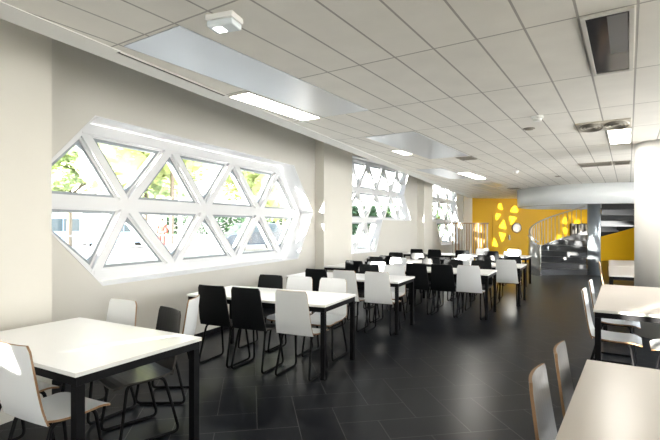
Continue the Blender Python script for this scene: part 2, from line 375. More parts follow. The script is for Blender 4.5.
light(3.86, 4.11, 7.02, 8.10, 'bright lit ceiling panel beyond the round swirl diffuser, near the column')
light(1.06, 1.22, 6.95, 7.45, 'small lit fitting under the second metal ceiling panel', 'lamp_small')
light(1.125, 1.375, .05, 1.15, 'added unseen fill panel above the near pier and the nearest white table', 'lamp_small')  # fill light added out of view to brighten the near end
light(1.125, 1.375, -2.3, -1.2, 'added unseen fill panel behind the camera on the window side', 'lamp_small')  # second added fill light, also out of view
def mpanel(n0, n1, g0, g1, label):
    e, hx, hy = ceil_thing('radiant_panel', n0, n1, g0, g1, label, 'ceiling panel', 'metal ceiling panels')
    bm = bmesh.new(); box(bm, -hx, hx, -hy, hy, -.006, -.0005); finish('sheet', bm, 'panel', e)
mpanel(1.395, 1.93, 2.36, 4.63, 'largest pale metal ceiling panel, nearest the camera above the first window')
mpanel(1.24, 1.90, 5.83, 8.10, 'second pale metal ceiling panel, in front of the second window')
mpanel(.45, .98, 9.4, 11.6, 'third pale metal ceiling panel, beside the farthest lit panel')
mpanel(.42, .70, 13.4, 15.7, 'long metal ceiling panel before the yellow wall, mirroring its yellow')
mpanel(.85, 1.12, 13.0, 14.2, 'smaller metal ceiling panel beside the white staircase ring, tinted yellow')
# emergency light
x, y = gw(2.22, 2.43)
e = empty('emergency_light', (x, y, ZC), R(5), 'boxy clear emergency light on the ceiling nearest the camera', 'emergency light')
bm = bmesh.new(); box(bm, -.085, .085, -.06, .06, -.03, .003); finish('housing', bm, 'detector', e, bevel=.005)
bm = bmesh.new(); box(bm, -.08, .08, -.055, .055, -.065, -.03); c = finish('cover', bm, 'clear', e, bevel=.01)
bm = bmesh.new(); box(bm, -.05, .0, -.03, .03, -.068, -.065); finish('lamp', bm, 'lamp_small', c)
# dark translucent panel
e, hx, hy = ceil_thing('ceiling_hatch', 3.855, 4.105, 3.50, 4.64, 'dark smoked glass panel in a pale frame on the ceiling', 'ceiling panel')
bm = bmesh.new(); frame_ring(bm, hx, hy, .022, -.014, 0); finish('frame', bm, 'frame_alu', e)
bm = bmesh.new(); box(bm, -hx + .022, hx - .022, -hy + .022, hy - .022, -.006, -.001); s = finish('panel', bm, 'dark_glass', e)
bm = bmesh.new(); box(bm, .0, hx - .03, -hy + .05, .12, -.011, -.006); finish('inner_box', bm, 'grey_panel', e)
# swirl diffuser
e, hx, hy = ceil_thing('air_diffuser', 3.58, 4.10, 6.44, 6.98, 'square air diffuser with two round swirl outlets beside the bright lit panel', 'air diffuser')
bm = bmesh.new(); box(bm, -hx, hx, -hy, hy, -.01, -.001); finish('plate', bm, 'grille_pale', e)
for sx in (-.125, .125):
    bm = bmesh.new()
    for r_ in (.04, .075, .11):
        n = 28
        rings = [[bm.verts.new((sx + rr * math.cos(2 * math.pi * k / n), rr * 1.9 * math.sin(2 * math.pi * k / n), zz)) for k in range(n)] for rr, zz in ((r_, -.01), (r_ + .008, -.026), (r_ + .016, -.01))]
        for A, B in zip(rings, rings[1:]):
            for k in range(n): bm.faces.new((A[k], A[(k + 1) % n], B[(k + 1) % n], B[k]))
    finish('outlet', bm, 'grille', e, smooth=True)
def grille(n0, n1, g0, g1, label, nsl=9):
    e, hx, hy = ceil_thing('air_grille', n0, n1, g0, g1, label, 'air grille', 'slatted grilles in the ceiling')
    bm = bmesh.new(); frame_ring(bm, hx, hy, .02, -.012, 0); finish('frame', bm, 'grille', e)
    bm = bmesh.new(); box(bm, -hx + .02, hx - .02, -hy + .02, hy - .02, -.003, -.001); finish('backing', bm, 'dark', e)
    bm = bmesh.new()
    for k in range(nsl):
        yy = -hy + .02 + (2 * hy - .04) * (k + .5) / nsl; box(bm, -hx + .02, hx - .02, yy - .008, yy + .008, -.010, -.003)
    finish('slats', bm, 'grille', e)
grille(3.30, 3.82, 10.18, 10.72, 'square slatted air grille before the white staircase ring, left one')
grille(3.85, 4.11, 10.18, 10.72, 'narrow slatted air grille before the white staircase ring, right one', 9)
grille(1.66, 1.92, 8.20, 8.55, 'small dark slatted grille beyond the second metal ceiling panel', 6)
grille(.98, 1.30, 15.2, 15.7, 'small dark grille between the yellow-glowing ceiling panels', 6)
def disc(n, g, r, h, m, label, cat, name):
    x, y = gw(n, g); e = empty(name, (x, y, ZC), 0, label, cat)
    bm = bmesh.new(); lathe(bm, [(r, 0), (r, -h * .4), (r * .8, -h * .5)], 20); finish('base', bm, m, e)
    bm = bmesh.new(); lathe(bm, [(r * .75, -h * .5), (r * .7, -h * .9), (r * .4, -h)], 20); finish('cap', bm, m, e, smooth=True)
disc(3.28, 5.83, .06, .055, 'detector', 'round white smoke detector on the tile joint left of the swirl diffuser', 'smoke detector', 'smoke_detector')
disc(3.10, 6.42, .065, .02, 'grille', 'flat dark round ceiling disc just beyond the nearest smoke detector', 'ceiling speaker', 'ceiling_speaker')
disc(2.11, 10.75, .06, .05, 'detector', 'farther white smoke detector above the yellow end of the room', 'smoke detector', 'smoke_detector')
disc(2.72, 12.3, .07, .02, 'grille', 'flat round ceiling disc close to the white staircase ring', 'ceiling speaker', 'ceiling_speaker')
# thin dark slot
e = empty('air_slot', (1.645, 2.72, ZC - .005), R(-1.0), 'thin dark linear air slot along the ceiling edge above the first window', 'air slot')
bm = bmesh.new(); box(bm, -.012, .012, -.55, .55, -.004, .004); finish('slot', bm, 'dark', e)
bm = bmesh.new(); box(bm, -.020, -.012, -.55, .55, -.006, .004); box(bm, .012, .020, -.55, .55, -.006, .004); finish('rim', bm, 'frame_alu', e)

# ------------------------------------------------------------------ chairs
def sheet(bm, nu, nv, fn, th, nf, mi_edge=1):
    """curved plywood sheet: fn(u,v)->point, nf(u,v)->normal"""
    A = [[bm.verts.new(fn(i / nu * 2 - 1, j / nv)) for i in range(nu + 1)] for j in range(nv + 1)]
    Bv = [[bm.verts.new(Vector(fn(i / nu * 2 - 1, j / nv)) + Vector(nf(i / nu * 2 - 1, j / nv)) * th) for i in range(nu + 1)] for j in range(nv + 1)]
    for j in range(nv):
        for i in range(nu):
            bm.faces.new((A[j][i], A[j][i + 1], A[j + 1][i + 1], A[j + 1][i])); bm.faces.new((Bv[j][i], Bv[j + 1][i], Bv[j + 1][i + 1], Bv[j][i + 1]))
    loop = [(0, i) for i in range(nu)] + [(j, nu) for j in range(nv)] + [(nv, i) for i in range(nu, 0, -1)] + [(j, 0) for j in range(nv, 0, -1)]
    for k in range(len(loop)):
        (a, b), (c, d) = loop[k], loop[(k + 1) % len(loop)]
        bm.faces.new((A[a][b], A[c][d], Bv[c][d], Bv[a][b])).material_index = mi_edge
def make_chair(lam):
    root = empty('dining_chair'); edge = 'dark_edge' if lam == 'laminate_black' else 'ply'
    # backrest: taller than wide, narrowing to the top, rounded upper corners, leaning back
    def bfn(u, v):
        w = .208 - .034 * v
        if v > .92: w -= .016 * ((v - .92) / .08) ** 2.4
        x = u * w; z = .435 + .445 * v; y = -.185 - .062 * v - .02 * (1 - u * u) * (.4 + .6 * v) + .02 * (1 - v) ** 6
        return Vector((x, y, z))
    bm = bmesh.new(); sheet(bm, 10, 14, bfn, .013, lambda u, v: Vector((.1 * u, -1, -.12)).normalized())
    back = finish('backrest', bm, [lam, edge], root, smooth=False)
    def sfn(u, v):
        w = .208 + .005 * math.sin(v * math.pi)
        if v > .88: w -= .03 * ((v - .88) / .12) ** 2.2
        return Vector((u * w, -.175 + .40 * v, .448 + .006 * u * u - .035 * max(0, (v - .72) / .28) ** 2 - .012 * math.sin(math.pi * v) + .012 * (1 - v) ** 8))
    bm = bmesh.new(); sheet(bm, 10, 12, sfn, .013, lambda u, v: Vector((0, 0, -1)))
    finish('seat', bm, [lam, edge], root)
    for s in (-1, 1):
        bm = bmesh.new()
        tube(bm, fillet([(s * .165, -.13, .422), (s * .19, -.235, .0125), (s * .19, .19, .0125), (s * .165, .13, .422)], .05, 5, True), .0115, 8, True)
        finish('leg', bm, 'steel_black', root, smooth=True)
    bm = bmesh.new()
    for yy in (-.09, .10): tube(bm, [(-.168, yy, .421), (.168, yy, .421)], .010, 8)
    finish('brace', bm, 'steel_black', root, smooth=True)
    return root
protos = {}; used = {}
def chair(colr, x, y, rz, label, group):
    lam = {'w': 'laminate_white', 'b': 'laminate_black', 'g': 'laminate_grey'}[colr]
    if colr not in protos:
        r = protos[colr] = make_chair(lam)
    else:
        src = protos[colr]; r = src.copy(); COL.objects.link(r)
        for ch in src.children:
            c = ch.copy(); COL.objects.link(c); c.parent = r
    r.location = (x, y, 0); r.rotation_euler = (0, 0, rz)
    tag(r, label, 'chair', group); return r

# ------------------------------------------------------------------ tables
def table(P, th, L, W, top, label, group, parts_leg=.045):
    """P = near right corner of the top, th = how far the right edge turns towards +x, L to the left, W away"""
    t = R(th); e = empty('dining_table', (P[0], P[1], 0), -t, label, 'table', group)
    bm = bmesh.new(); box(bm, -L, 0, 0, W, .715, .74, 0)
    for f in bm.faces:
        if abs(f.normal.z) < .5 and f.calc_area() < L * .03: f.material_index = 1
    finish('tabletop', bm, [top, 'edge_white'], e, bevel=.003)
    bm = bmesh.new(); a = .012
    box(bm, -L + a, -a, a, a + .025, .665, .714); box(bm, -L + a, -a, W - a - .025, W - a, .665, .714)
    box(bm, -L + a, -L + a + .025, a + .025, W - a - .025, .665, .714); box(bm, -a - .025, -a, a + .025, W - a - .025, .665, .714)
    finish('apron', bm, 'steel_black', e)
    q = parts_leg
    for x0 in (-L + a, -a - q):
        for y0 in (a, W - a - q):
            bm = bmesh.new(); box(bm, x0, x0 + q, y0, y0 + q, .0, .664); finish('leg', bm, 'steel_black', e, bevel=.002)
    return e
def along(P, th, u, v):
    t = R(th); return (P[0] - math.cos(t) * u + math.sin(t) * v, P[1] + math.sin(t) * u + math.cos(t) * v)
def row(P, th, W, near, far, group):
    for c, u, lab in near:
        x, y = along(P, th, u, .125); chair(c, x, y, -R(th), lab, group)
    for c, u, lab in far:
        x, y = along(P, th, u, W - .055); chair(c, x, y, math.pi - R(th), lab, group)
GT = 'white tables in rows'; GC = 'chairs at the white tables'
T1 = ((1.93, 1.64), 5.5)
table(*T1, 1.42, .90, 'table_white', 'white table nearest the camera at left, by the cream pier', GT, .05)
T2 = ((2.262, 4.045), 1)
table(*T2, 1.75, .82, 'table_white', 'white table below the right end of the first window, six chairs around it', GT)
T3 = ((2.41, 6.138), 3)
table(*T3, 1.84, .79, 'table_white', 'white table directly behind the one below the first window', GT)
T4 = ((3.45, 7.727), 5)
table(*T4, 1.54, .84, 'table_white', 'white table in the third row, its right end beside the sun-striped white chair', GT)
T4L = (along(*T4, 1.56, 0), 5)
table(*T4L, 1.50, .84, 'table_white', 'white table in the third row, pushed on towards the window wall', GT)
T5 = ((3.885, 9.30), 6)
table(*T5, 1.84, .84, 'table_white', 'white table in the fourth row, right end out in the aisle towards the staircase', GT)
T5L = (along(*T5, 1.86, 0), 6)
table(*T5L, 1.40, .84, 'table_white', 'white table in the fourth row, at the second window', GT)
T6 = ((3.95, 12.25), 7)
table(*T6, 1.84, .84, 'table_white', 'white table in the farthest row, in front of the yellow door', GT)
T6L = (along(*T6, 1.86, 0), 7)
table(*T6L, 1.40, .84, 'table_white', 'white table in the farthest row, near the slatted screen', GT)

# chairs at the nearest table
x, y = along(*T1, .40, .13); chair('w', x, y, -R(T1[1] - 2), 'white chair at far left foreground, its plywood-edged back turned to the camera', GC)
x, y = along(*T1, .98, .15); chair('w', x, y, -R(T1[1]), 'white chair cut by the left picture edge, only its seat showing', GC)
x, y = along(*T1, 1.14, .86); chair('w', x, y, math.pi - R(T1[1]), 'white chair at the far side of the nearest table, against the wall', GC)
x, y = along(*T1, .53, .78); chair('b', x, y, math.pi - R(T1[1] + 16), 'black chair facing the camera at the nearest table, seat under its right corner', GC)
chair('w', 1.13, 3.11, R(115), 'cream white chair behind the black chair of the nearest table, turned to the wall', GC)
row(*T2, .82, [('b', 1.29, 'black chair nearest the window wall, its back to the camera, under the first window'), ('b', .85, 'second black chair from the wall, its back to the camera, under the first window'),
               ('w', .31, 'white chair, back to the camera, beside the two black chairs under the first window')],
    [('b', 1.27, 'black chair across the first-window table, reflecting the blue daylight'), ('w', .84, 'white chair across the first-window table, middle of its far side'),
     ('w', .38, 'white chair across the first-window table, by its right end')], GC)
row(*T3, .79, [('b', 1.23, 'black chair at the second-row table, leftmost of its near side'), ('w', .77, 'white chair at the second-row table, middle of its near side'),
               ('w', .27, 'white chair at the second-row table, right of its near side with back fully in view')],
    [('b', .84, 'black chair across the second-row table, its top glowing blue with daylight'), ('w', .40, 'white chair across the second-row table, by its right end')], GC)
row(*T4, .84, [('b', 1.16, 'black chair left of the big black one in the third row'), ('b', .72, 'big black chair back in the third row, left of the sun-striped white chair'),
               ('w', .29, 'white chair with a diagonal sun stripe on its back in the third row'), ('w', 1.89, 'white chair in the third row, left of the black chairs'),
               ('b', 2.34, 'black chair in the third row nearest the window wall')],
    [('b', 1.25, 'black chair across the third-row table with a bluish sheen along its top'), ('b', .82, 'dark chair across the third-row table, middle of its far side'),
     ('b', .31, 'black chair across the third-row table, behind its right end'), ('w', 1.91, 'white chair across the third row, left part of its far side'),
     ('b', 2.43, 'black chair across the third row, close to the second window')], GC)
row(*T5, .84, [('w', .24, 'white chair in the fourth row with its back to the aisle, below the yellow door'), ('w', 1.10, 'white chair in the fourth row behind the sun-striped one'),
               ('b', 1.54, 'black chair in the fourth row, middle of its near side'), ('b', 2.66, 'black chair in the fourth row under the second window')],
    [('w', 1.275, 'white chair across the fourth row, middle of its far side'), ('b', .84, 'low black chair top across the fourth row'), ('b', .31, 'black chair across the fourth row, in front of the yellow wall by the stairs'),
     ('b', 2.36, 'black chair across the fourth row, left part of its far side'), ('b', 2.92, 'black chair across the fourth row nearest the wall')], GC)
row(*T6, .84, [('w', .35, 'white chair in the farthest row closest to the staircase'), ('b', .82, 'black chair in the farthest row in front of the yellow door'), ('b', 1.55, 'black chair in the farthest row below the slatted screen'),
               ('b', 2.30, 'black chair in the farthest row, left of the screen'), ('b', 2.8, 'black chair in the farthest row below the third window')],
    [('w', 1.29, 'white chair at the far side of the farthest row, before the yellow wall'), ('w', .46, 'white chair at the far side of the farthest row, rightmost')], GC)

# right-hand tables (long side along the room)
GR = 'pale beige tables along the right side'; GRC = 'taupe chairs at the beige tables'
def rtable(x, y, L, W, label, th=9.0):
    """(x,y) = far left corner"""
    t = R(th); c = Vector((math.cos(t), -math.sin(t))); a = Vector((math.sin(t), math.cos(t)))
    near_right = Vector((x, y)) - a * L + c * W
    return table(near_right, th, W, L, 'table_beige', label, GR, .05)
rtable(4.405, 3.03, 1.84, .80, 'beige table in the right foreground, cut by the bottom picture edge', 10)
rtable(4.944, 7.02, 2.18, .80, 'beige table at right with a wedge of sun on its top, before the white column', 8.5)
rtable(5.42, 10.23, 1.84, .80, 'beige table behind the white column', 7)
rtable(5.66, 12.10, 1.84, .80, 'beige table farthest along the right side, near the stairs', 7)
def rchair(c, x, y, lab, th=9): chair(c, x, y, -R(90 + th), lab, GRC)
rchair('g', 4.39, 2.13, 'grey-brown chair in the right foreground nearest the camera, plywood edge towards it')
rchair('g', 4.50, 2.64, 'grey-brown chair in the right foreground, second one, near the table corner')
rchair('w', 4.83, 5.18, 'pale chair left of the sunlit beige table, near end')
rchair('w', 4.97, 6.05, 'pale chair left of the sunlit beige table, far end')
chair('w', 5.32, 5.0, R(90 - 9), 'pale chair right of the sunlit beige table, its sunlit seat under the top', GRC)
rchair('g', 5.43, 9.35, 'chair at the beige table behind the column, edge on to the camera', 7)

# ------------------------------------------------------------------ round column
bm = bmesh.new(); lathe(bm, [(.33, 0), (.33, 2.66)], 48)
for f in bm.faces: f.smooth = len(f.verts) == 4
o = finish('column', bm, 'column'); o.location = (5.74, 7.627, 0); tag(o, 'thick round white column at the right picture edge', 'column')

# ------------------------------------------------------------------ spiral staircase
SC = Vector((5.791, 16.199)); YAW = R(24.16)
st = empty('spiral_staircase', (SC.x, SC.y, 0), YAW, 'dark spiral staircase with steel column, curved railing and white ring at the ceiling', 'staircase')
# local frame: x = right seen from the camera, y = away from it
def pol(r, a, z=0): return Vector((-r * math.cos(a), r * math.sin(a), z))
RO = 1.82; NS = 15; DA = R(17.5); RISE = .172
bm = bmesh.new(); lathe(bm, [(.18, 0), (.18, 2.66)], 28)
for f in bm.faces: f.smooth = len(f.verts) == 4
finish('pole', bm, 'stair_steel', st)
for k in range(NS):
    z1 = RISE * (k + 1); bm = bmesh.new(); a0 = k * DA; a1 = a0 + DA + R(3); n = 5
    out = [pol(RO, a0 + (a1 - a0) * i / n) for i in range(n + 1)]; inn = [pol(.17, a1), pol(.17, a0)]
    prism(bm, [p[:2] for p in out + inn], z1 - .05, z1)
    s = finish('step', bm, 'tread', st)
    if True:
        bm = bmesh.new()
        p = pol(.2, a0 + R(1.0)); q_ = pol(RO - .02, a0 + R(1.0)); d = (q_ - p).normalized(); nn = Vector((-d.y, d.x, 0)) * .006
        prism(bm, [(p - nn)[:2], (q_ - nn)[:2], (q_ + nn)[:2], (p + nn)[:2]], max(0, z1 - RISE), z1 - .05)
        finish('riser', bm, 'tread', s)
def helix_band(bm, r, a0, a1, zlo, zhi, th=.02, n=40):
    va = []
    for i in range(n + 1):
        a = a0 + (a1 - a0) * i / n; va.append([bm.verts.new(pol(rr, a, zz(a))) for rr in (r, r + th) for zz in (zlo, zhi)])
    for A, B in zip(va, va[1:]):
        for i, j in ((0, 1), (1, 3), (3, 2), (2, 0)): bm.faces.new((A[i], A[j], B[j], B[i]))
    for A in (va[0], va[-1]): bm.faces.new((A[0], A[1], A[3], A[2]))
zs = lambda a: RISE * (a / DA + 1)
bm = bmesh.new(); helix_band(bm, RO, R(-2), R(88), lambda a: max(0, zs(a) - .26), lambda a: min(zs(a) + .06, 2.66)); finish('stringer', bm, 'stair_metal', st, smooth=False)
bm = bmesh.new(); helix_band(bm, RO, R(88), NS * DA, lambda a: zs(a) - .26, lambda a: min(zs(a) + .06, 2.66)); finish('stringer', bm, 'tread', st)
bm = bmesh.new(); helix_band(bm, RO + .03, R(-12), R(20), lambda a: 0, lambda a: max(.95, min(zs(a) + .86, 1.3)) if a > R(-6) else .95 + .0 * a, .03, 14); finish('newel_panel', bm, 'stair_metal', st)
hz = lambda a: zs(a) + .92
bm = bmesh.new(); tube(bm, [pol(RO + .01, a, min(hz(a), 2.62)) for a in [R(-6) + (R(112) + R(6)) * i / 40 for i in range(41)]], .024, 8); finish('handrail', bm, 'baluster', st, smooth=True)
for k in range(34):
    a = R(2) + R(4.6) * k
    if a > R(111): break
    bm = bmesh.new(); tube(bm, [pol(RO + .01, a, zs(a)), pol(RO + .01, a, hz(a))], .011, 6); finish('baluster', bm, 'baluster', st)
# white ring hung under the ceiling
bm = bmesh.new(); n = 72; RR = 2.2
rings = [[bm.verts.new((r * math.cos(2 * math.pi * k / n), r * math.sin(2 * math.pi * k / n), z)) for k in range(n)] for r, z in ((RR, 2.66), (RR, 2.115), (RR - .10, 2.10), (RR - .10, 2.66))]
for A, B in zip(rings, rings[1:] + rings[:1]):
    for k in range(n):
        f = bm.faces.new((A[k], A[(k + 1) % n], B[(k + 1) % n], B[k])); f.smooth = True
o = finish('ceiling_ring', bm, 'drum', st); o['label'] = 'white lacquered ring around the stair head'
for p in o.data.polygons: p.use_smooth = abs(p.normal.z) < .5

# ------------------------------------------------------------------ slatted screen, door, porthole, dark opening on the end wall
A = Vector((1.62, 15.30)); B = Vector((2.72, 15.85)); fold = Vector((2.05, 15.25)); 
sc = empty('slatted_screen', (A.x, A.y, 0), 0, 'brown vertical slat screen standing before the yellow wall, below the third window', 'screen')
pts = [(0, 0), (.40, -.06), (.78, .30), (1.12, .55)]
seg = [(Vector(pts[i]), Vector(pts[i + 1])) for i in range(3)]
for (p, q_) in seg:
    d = (q_ - p).normalized(); an = math.atan2(d.y, d.x); Ln = (q_ - p).length
    for zz in (.06, 1.60):
        bm = bmesh.new(); box(bm, 0, Ln, -.015, .015, zz - .02, zz + .02, mtx=Matrix.Translation((p.x, p.y, 0)) @ Matrix.Rotation(an, 4, 'Z')); finish('rail', bm, 'slat', sc)
    k = max(3, int(Ln / .085))
    for i in range(k):
        c = p + d * Ln * (i + .5) / k; bm = bmesh.new()
        box(bm, -.018, .018, -.012, .012, 0 if i in (0, k - 1) else .08, 1.58, mtx=Matrix.Translation((c.x, c.y, 0)) @ Matrix.Rotation(an, 4, 'Z')); finish('slat', bm, 'slat' if i % 3 else 'slat_metal', sc)
def ypx(s): return s
def on_end(name, s0, s1, z0, z1, t0, t1, m, parent=None):
    bm = bmesh.new(); prism(bm, [fy(s0, 0, t0)[:2], fy(s1, 0, t0)[:2], fy(s1, 0, t1)[:2], fy(s0, 0, t1)[:2]], z0, z1)
    return finish(name, bm, m, parent)
d1 = on_end('door_1', .95, 2.25, 0, 2.10, -.035, -.002, 'yellow_door'); d1['kind'] = 'structure'
on_end('handle', 1.66, 1.74, .92, 1.14, -.06, -.036, 'handle', d1)
bm = bmesh.new(); lathe(bm, [(.22, 0), (.22, .03), (.18, .035)], 28)
pc = fy(2.02, 1.44, -.038); an = math.atan2(YD.y, YD.x)
for v in bm.verts:
    l = v.co.copy(); v.co = Vector((pc[0], pc[1], pc[2])) + Vector((YD.x, YD.y, 0)) * l.x + Vector((0, 0, 1)) * l.y + Vector((YD.y, -YD.x, 0)) * l.z
finish('porthole', bm, 'porthole', d1)
dk = on_end('wall_rack', 4.55, 5.60, .85, 1.62, -.25, -.01, 'dark'); tag(dk, 'dark open rack on the yellow wall behind the stair railing', 'rack')
for k in range(6): on_end('divider', 4.60 + .17 * k, 4.64 + .17 * k, .9, 1.58, -.27, -.251, 'slat_metal', dk)

# ------------------------------------------------------------------ outside
GZ = .18
bm = bmesh.new(); prism(bm, [(-.46, -30), (-.46, 9.9), (1.2, 20.5), (1.2, 70), (-80, 70), (-80, -30)], -.3, GZ - .18)
o = struct('ground', bm, 'paving')
bm = bmesh.new(); prism(bm, [(-3, -30), (-3, 60), (-70, 60), (-70, -30)], GZ - .17, GZ); o = struct('trim_2', bm, 'paving')
def tree(x, y, h, rx, rz_, m, label, n=7000, ls=.30, seed=1, trunk=.16):
    rnd = random.Random(seed); e = empty('tree', (x, y, GZ), 0, label, 'tree', 'trees outside the first window')
    bm = bmesh.new(); tube(bm, [(0, 0, 0), (.05, .03, h * .4), (-.03, .06, h * .8)], [trunk, trunk * .75, trunk * .3], 8)
    for k in range(6):
        a = k * 1.05; tube(bm, [(0, 0, h * (.42 + .04 * k)), (math.cos(a) * rx * .6, math.sin(a) * rx * .6, h * (.62 + .05 * k))], [trunk * .4, trunk * .12], 6)
    finish('trunk', bm, 'bark', e)
    bm = bmesh.new(); blobs = [(rnd.uniform(-.6, .6) * rx, rnd.uniform(-.6, .6) * rx, h - rz_ + rnd.uniform(-.62, .5) * rz_, rnd.uniform(.3, .5)) for _ in range(16)]
    for _ in range(n):
        bx_, by_, bz, br = rnd.choice(blobs); v = Vector((rnd.gauss(0, 1), rnd.gauss(0, 1), rnd.gauss(0, 1))).normalized() * (rnd.random() ** .45)
        c = Vector((bx_, by_, bz)) + Vector((v.x * rx * br, v.y * rx * br, v.z * rz_ * br)); s = ls * rnd.uniform(.5, 1)
        rot = Matrix.Rotation(rnd.uniform(0, 6.3), 3, 'Z') @ Matrix.Rotation(rnd.uniform(-1.2, 1.2), 3, 'X')
        vs = [bm.verts.new(c + rot @ Vector(p)) for p in ((-s / 2, 0, 0), (0, -s * .3, .02), (s / 2, 0, 0), (0, s * .3, .02))]; bm.faces.new(vs)
    for bx_, by_, bz, br in blobs:
        mt = Matrix.Translation((bx_, by_, bz)) @ Matrix.Diagonal((rx * br * .74, rx * br * .74, rz_ * br * .74, 1))
        for v in bmesh.ops.create_icosphere(bm, subdivisions=3, radius=1, matrix=mt)['verts']:
            v.co += (v.co - Vector((bx_, by_, bz))) * rnd.uniform(-.3, .12)
    f = finish('foliage', bm, m, e); f['kind'] = 'stuff'
tree(-20.0, 17.6, 6.6, 2.6, 1.9, 'leaf_pale', 'pale green tree at the left end of the first window', n=7000, ls=.36, seed=3)
tree(-11.9, 17.0, 10.2, 4.2, 4.2, 'leaf', 'yellow-green tree in the middle of the first window', n=9000, ls=.36, seed=4, trunk=.12)
tree(-10.6, 25.6, 10.4, 4.2, 4.4, 'leaf', 'bright yellow-green tree seen in the right half of the first window', n=8000, ls=.36, seed=5, trunk=.12)
tree(-24, 27, 11, 4.6, 4.4, 'leaf_pale', 'distant pale tree behind the yellow-green trees', n=7000, ls=.5, seed=6)
def hedge(x, y, L, an, h, label, seed):
    rnd = random.Random(seed); e = empty('hedge', (x, y, GZ), an, label, 'hedge')
    bm = bmesh.new()
    for _ in range(9000):
        c = Vector((rnd.uniform(-L / 2, L / 2), rnd.uniform(-.6, .6), rnd.uniform(.05, h) ** 1.0)); s = .75 * rnd.uniform(.5, 1)
        rot = Matrix.Rotation(rnd.uniform(0, 6.3), 3, 'Z') @ Matrix.Rotation(rnd.uniform(-1.4, 1.4), 3, 'X')
        bm.faces.new([bm.verts.new(c + rot @ Vector(p)) for p in ((-s / 2, 0, 0), (0, -s * .35, .02), (s / 2, 0, 0), (0, s * .35, .02))])
    f = finish('foliage', bm, 'hedge', e); f['kind'] = 'stuff'
    bm = bmesh.new()
    for k in range(8): tube(bm, [(-L / 2 + L * (k + .5) / 8, 0, 0), (-L / 2 + L * (k + .5) / 8, 0, h * .7)], .04, 6)
    finish('stems', bm, 'bark', e)
hedge(-44, 56, 44, R(38), 4.3, 'dark green hedge far across the street', 8)
hedge(-16, 66, 20, R(15), 4.3, 'dark green hedge farther right, behind the dark parked car', 9)
# parked cars
def car(x, y, rz, paint, label, h=1.5, L=4.2):
    e = empty('car', (x, y, GZ), rz, label, 'car')
    prof = [(-L / 2, .35), (-L / 2, .75), (-L / 2 + .25, .92), (-L * .33, .98), (-L * .2, h), (L * .18, h), (L * .34, .95), (L / 2 - .15, .82), (L / 2, .6), (L / 2, .35)]
    bm = bmesh.new(); a = [bm.verts.new((p[0], -.85, p[1])) for p in prof]; b = [bm.verts.new((p[0], .85, p[1])) for p in prof]
    bm.faces.new(a); bm.faces.new(b[::-1])
    for i in range(len(prof)): bm.faces.new((a[i], a[(i + 1) % len(prof)], b[(i + 1) % len(prof)], b[i]))
    finish('body', bm, paint, e, bevel=.06)
    bm = bmesh.new()
    for s in (-.855, .855):
        box(bm, -L * .22, -.03, s - .012, s + .012, 1.0, h - .1); box(bm, .03, L * .2, s - .012, s + .012, 1.0, h - .1)
    finish('side_window', bm, 'car_glass', e)
    for sx in (-L * .31, L * .31):
        for s in (-.8, .8):
            bm = bmesh.new(); lathe(bm, [(.31, -.1), (.31, .1)], 20)
            for v in bm.verts: c = v.co.copy(); v.co = Vector((sx + c.x, s + c.z, .31 + c.y))
            finish('wheel', bm, 'tyre', e)
car(-24.2, 20.2, R(58), 'car_blue', 'pale blue parked car at the left end of the first window', 1.9, 4.6)
car(-9.9, 21.3, R(60), 'car_dark', 'dark parked car seen low in the right half of the first window')
car(-18.6, 19.9, R(60), 'car_blue', 'pale blue parked car beyond the guard rail', 1.5)
# guard rail and pole
e = empty('guard_rail', (-11.4, 13.5, GZ), R(55), 'grey tubular guard rail on the pavement outside the first window', 'guard rail')
for k in range(5):
    bm = bmesh.new(); tube(bm, [(-2.2 + 1.1 * k, 0, 0), (-2.2 + 1.1 * k, 0, .95)], .035, 8); finish('post', bm, 'rail', e)
for z in (.5, .94):
    bm = bmesh.new(); tube(bm, [(-2.25, 0, z), (2.25, 0, z)], .03, 8); finish('rail', bm, 'rail', e)
bm = bmesh.new(); tube(bm, [(0, 0, 0), (0, 0, 5.2)], [.08, .05], 10); o = finish('street_pole', bm, 'pole'); o.location = (-8.8, 14.2, GZ); tag(o, 'slim pale pole outside, right of the person in red', 'pole')
# pale house across the street
e = empty('house', (-40, 34, GZ), R(40), 'pale rendered house far across the street', 'house')
bm = bmesh.new(); box(bm, -8, 8, -4, 4, 0, 5.5); finish('wall', bm, 'house', e)
bm = bmesh.new()
vs = [bm.verts.new(p) for p in ((-8.4, -4.5, 5.5), (8.4, -4.5, 5.5), (8.4, 4.5, 5.5), (-8.4, 4.5, 5.5), (-8.4, 0, 8), (8.4, 0, 8))]
for f in ((0, 1, 5, 4), (2, 3, 4, 5), (0, 4, 3), (1, 2, 5), (0, 3, 2, 1)): bm.faces.new([vs[i] for i in f])
finish('roof', bm, 'roof', e)
for k in range(4):
    bm = bmesh.new(); box(bm, -6.5 + 3.6 * k, -5 + 3.6 * k, -4.05, -4.0, 1.2, 2.8); finish('window', bm, 'car_glass', e)

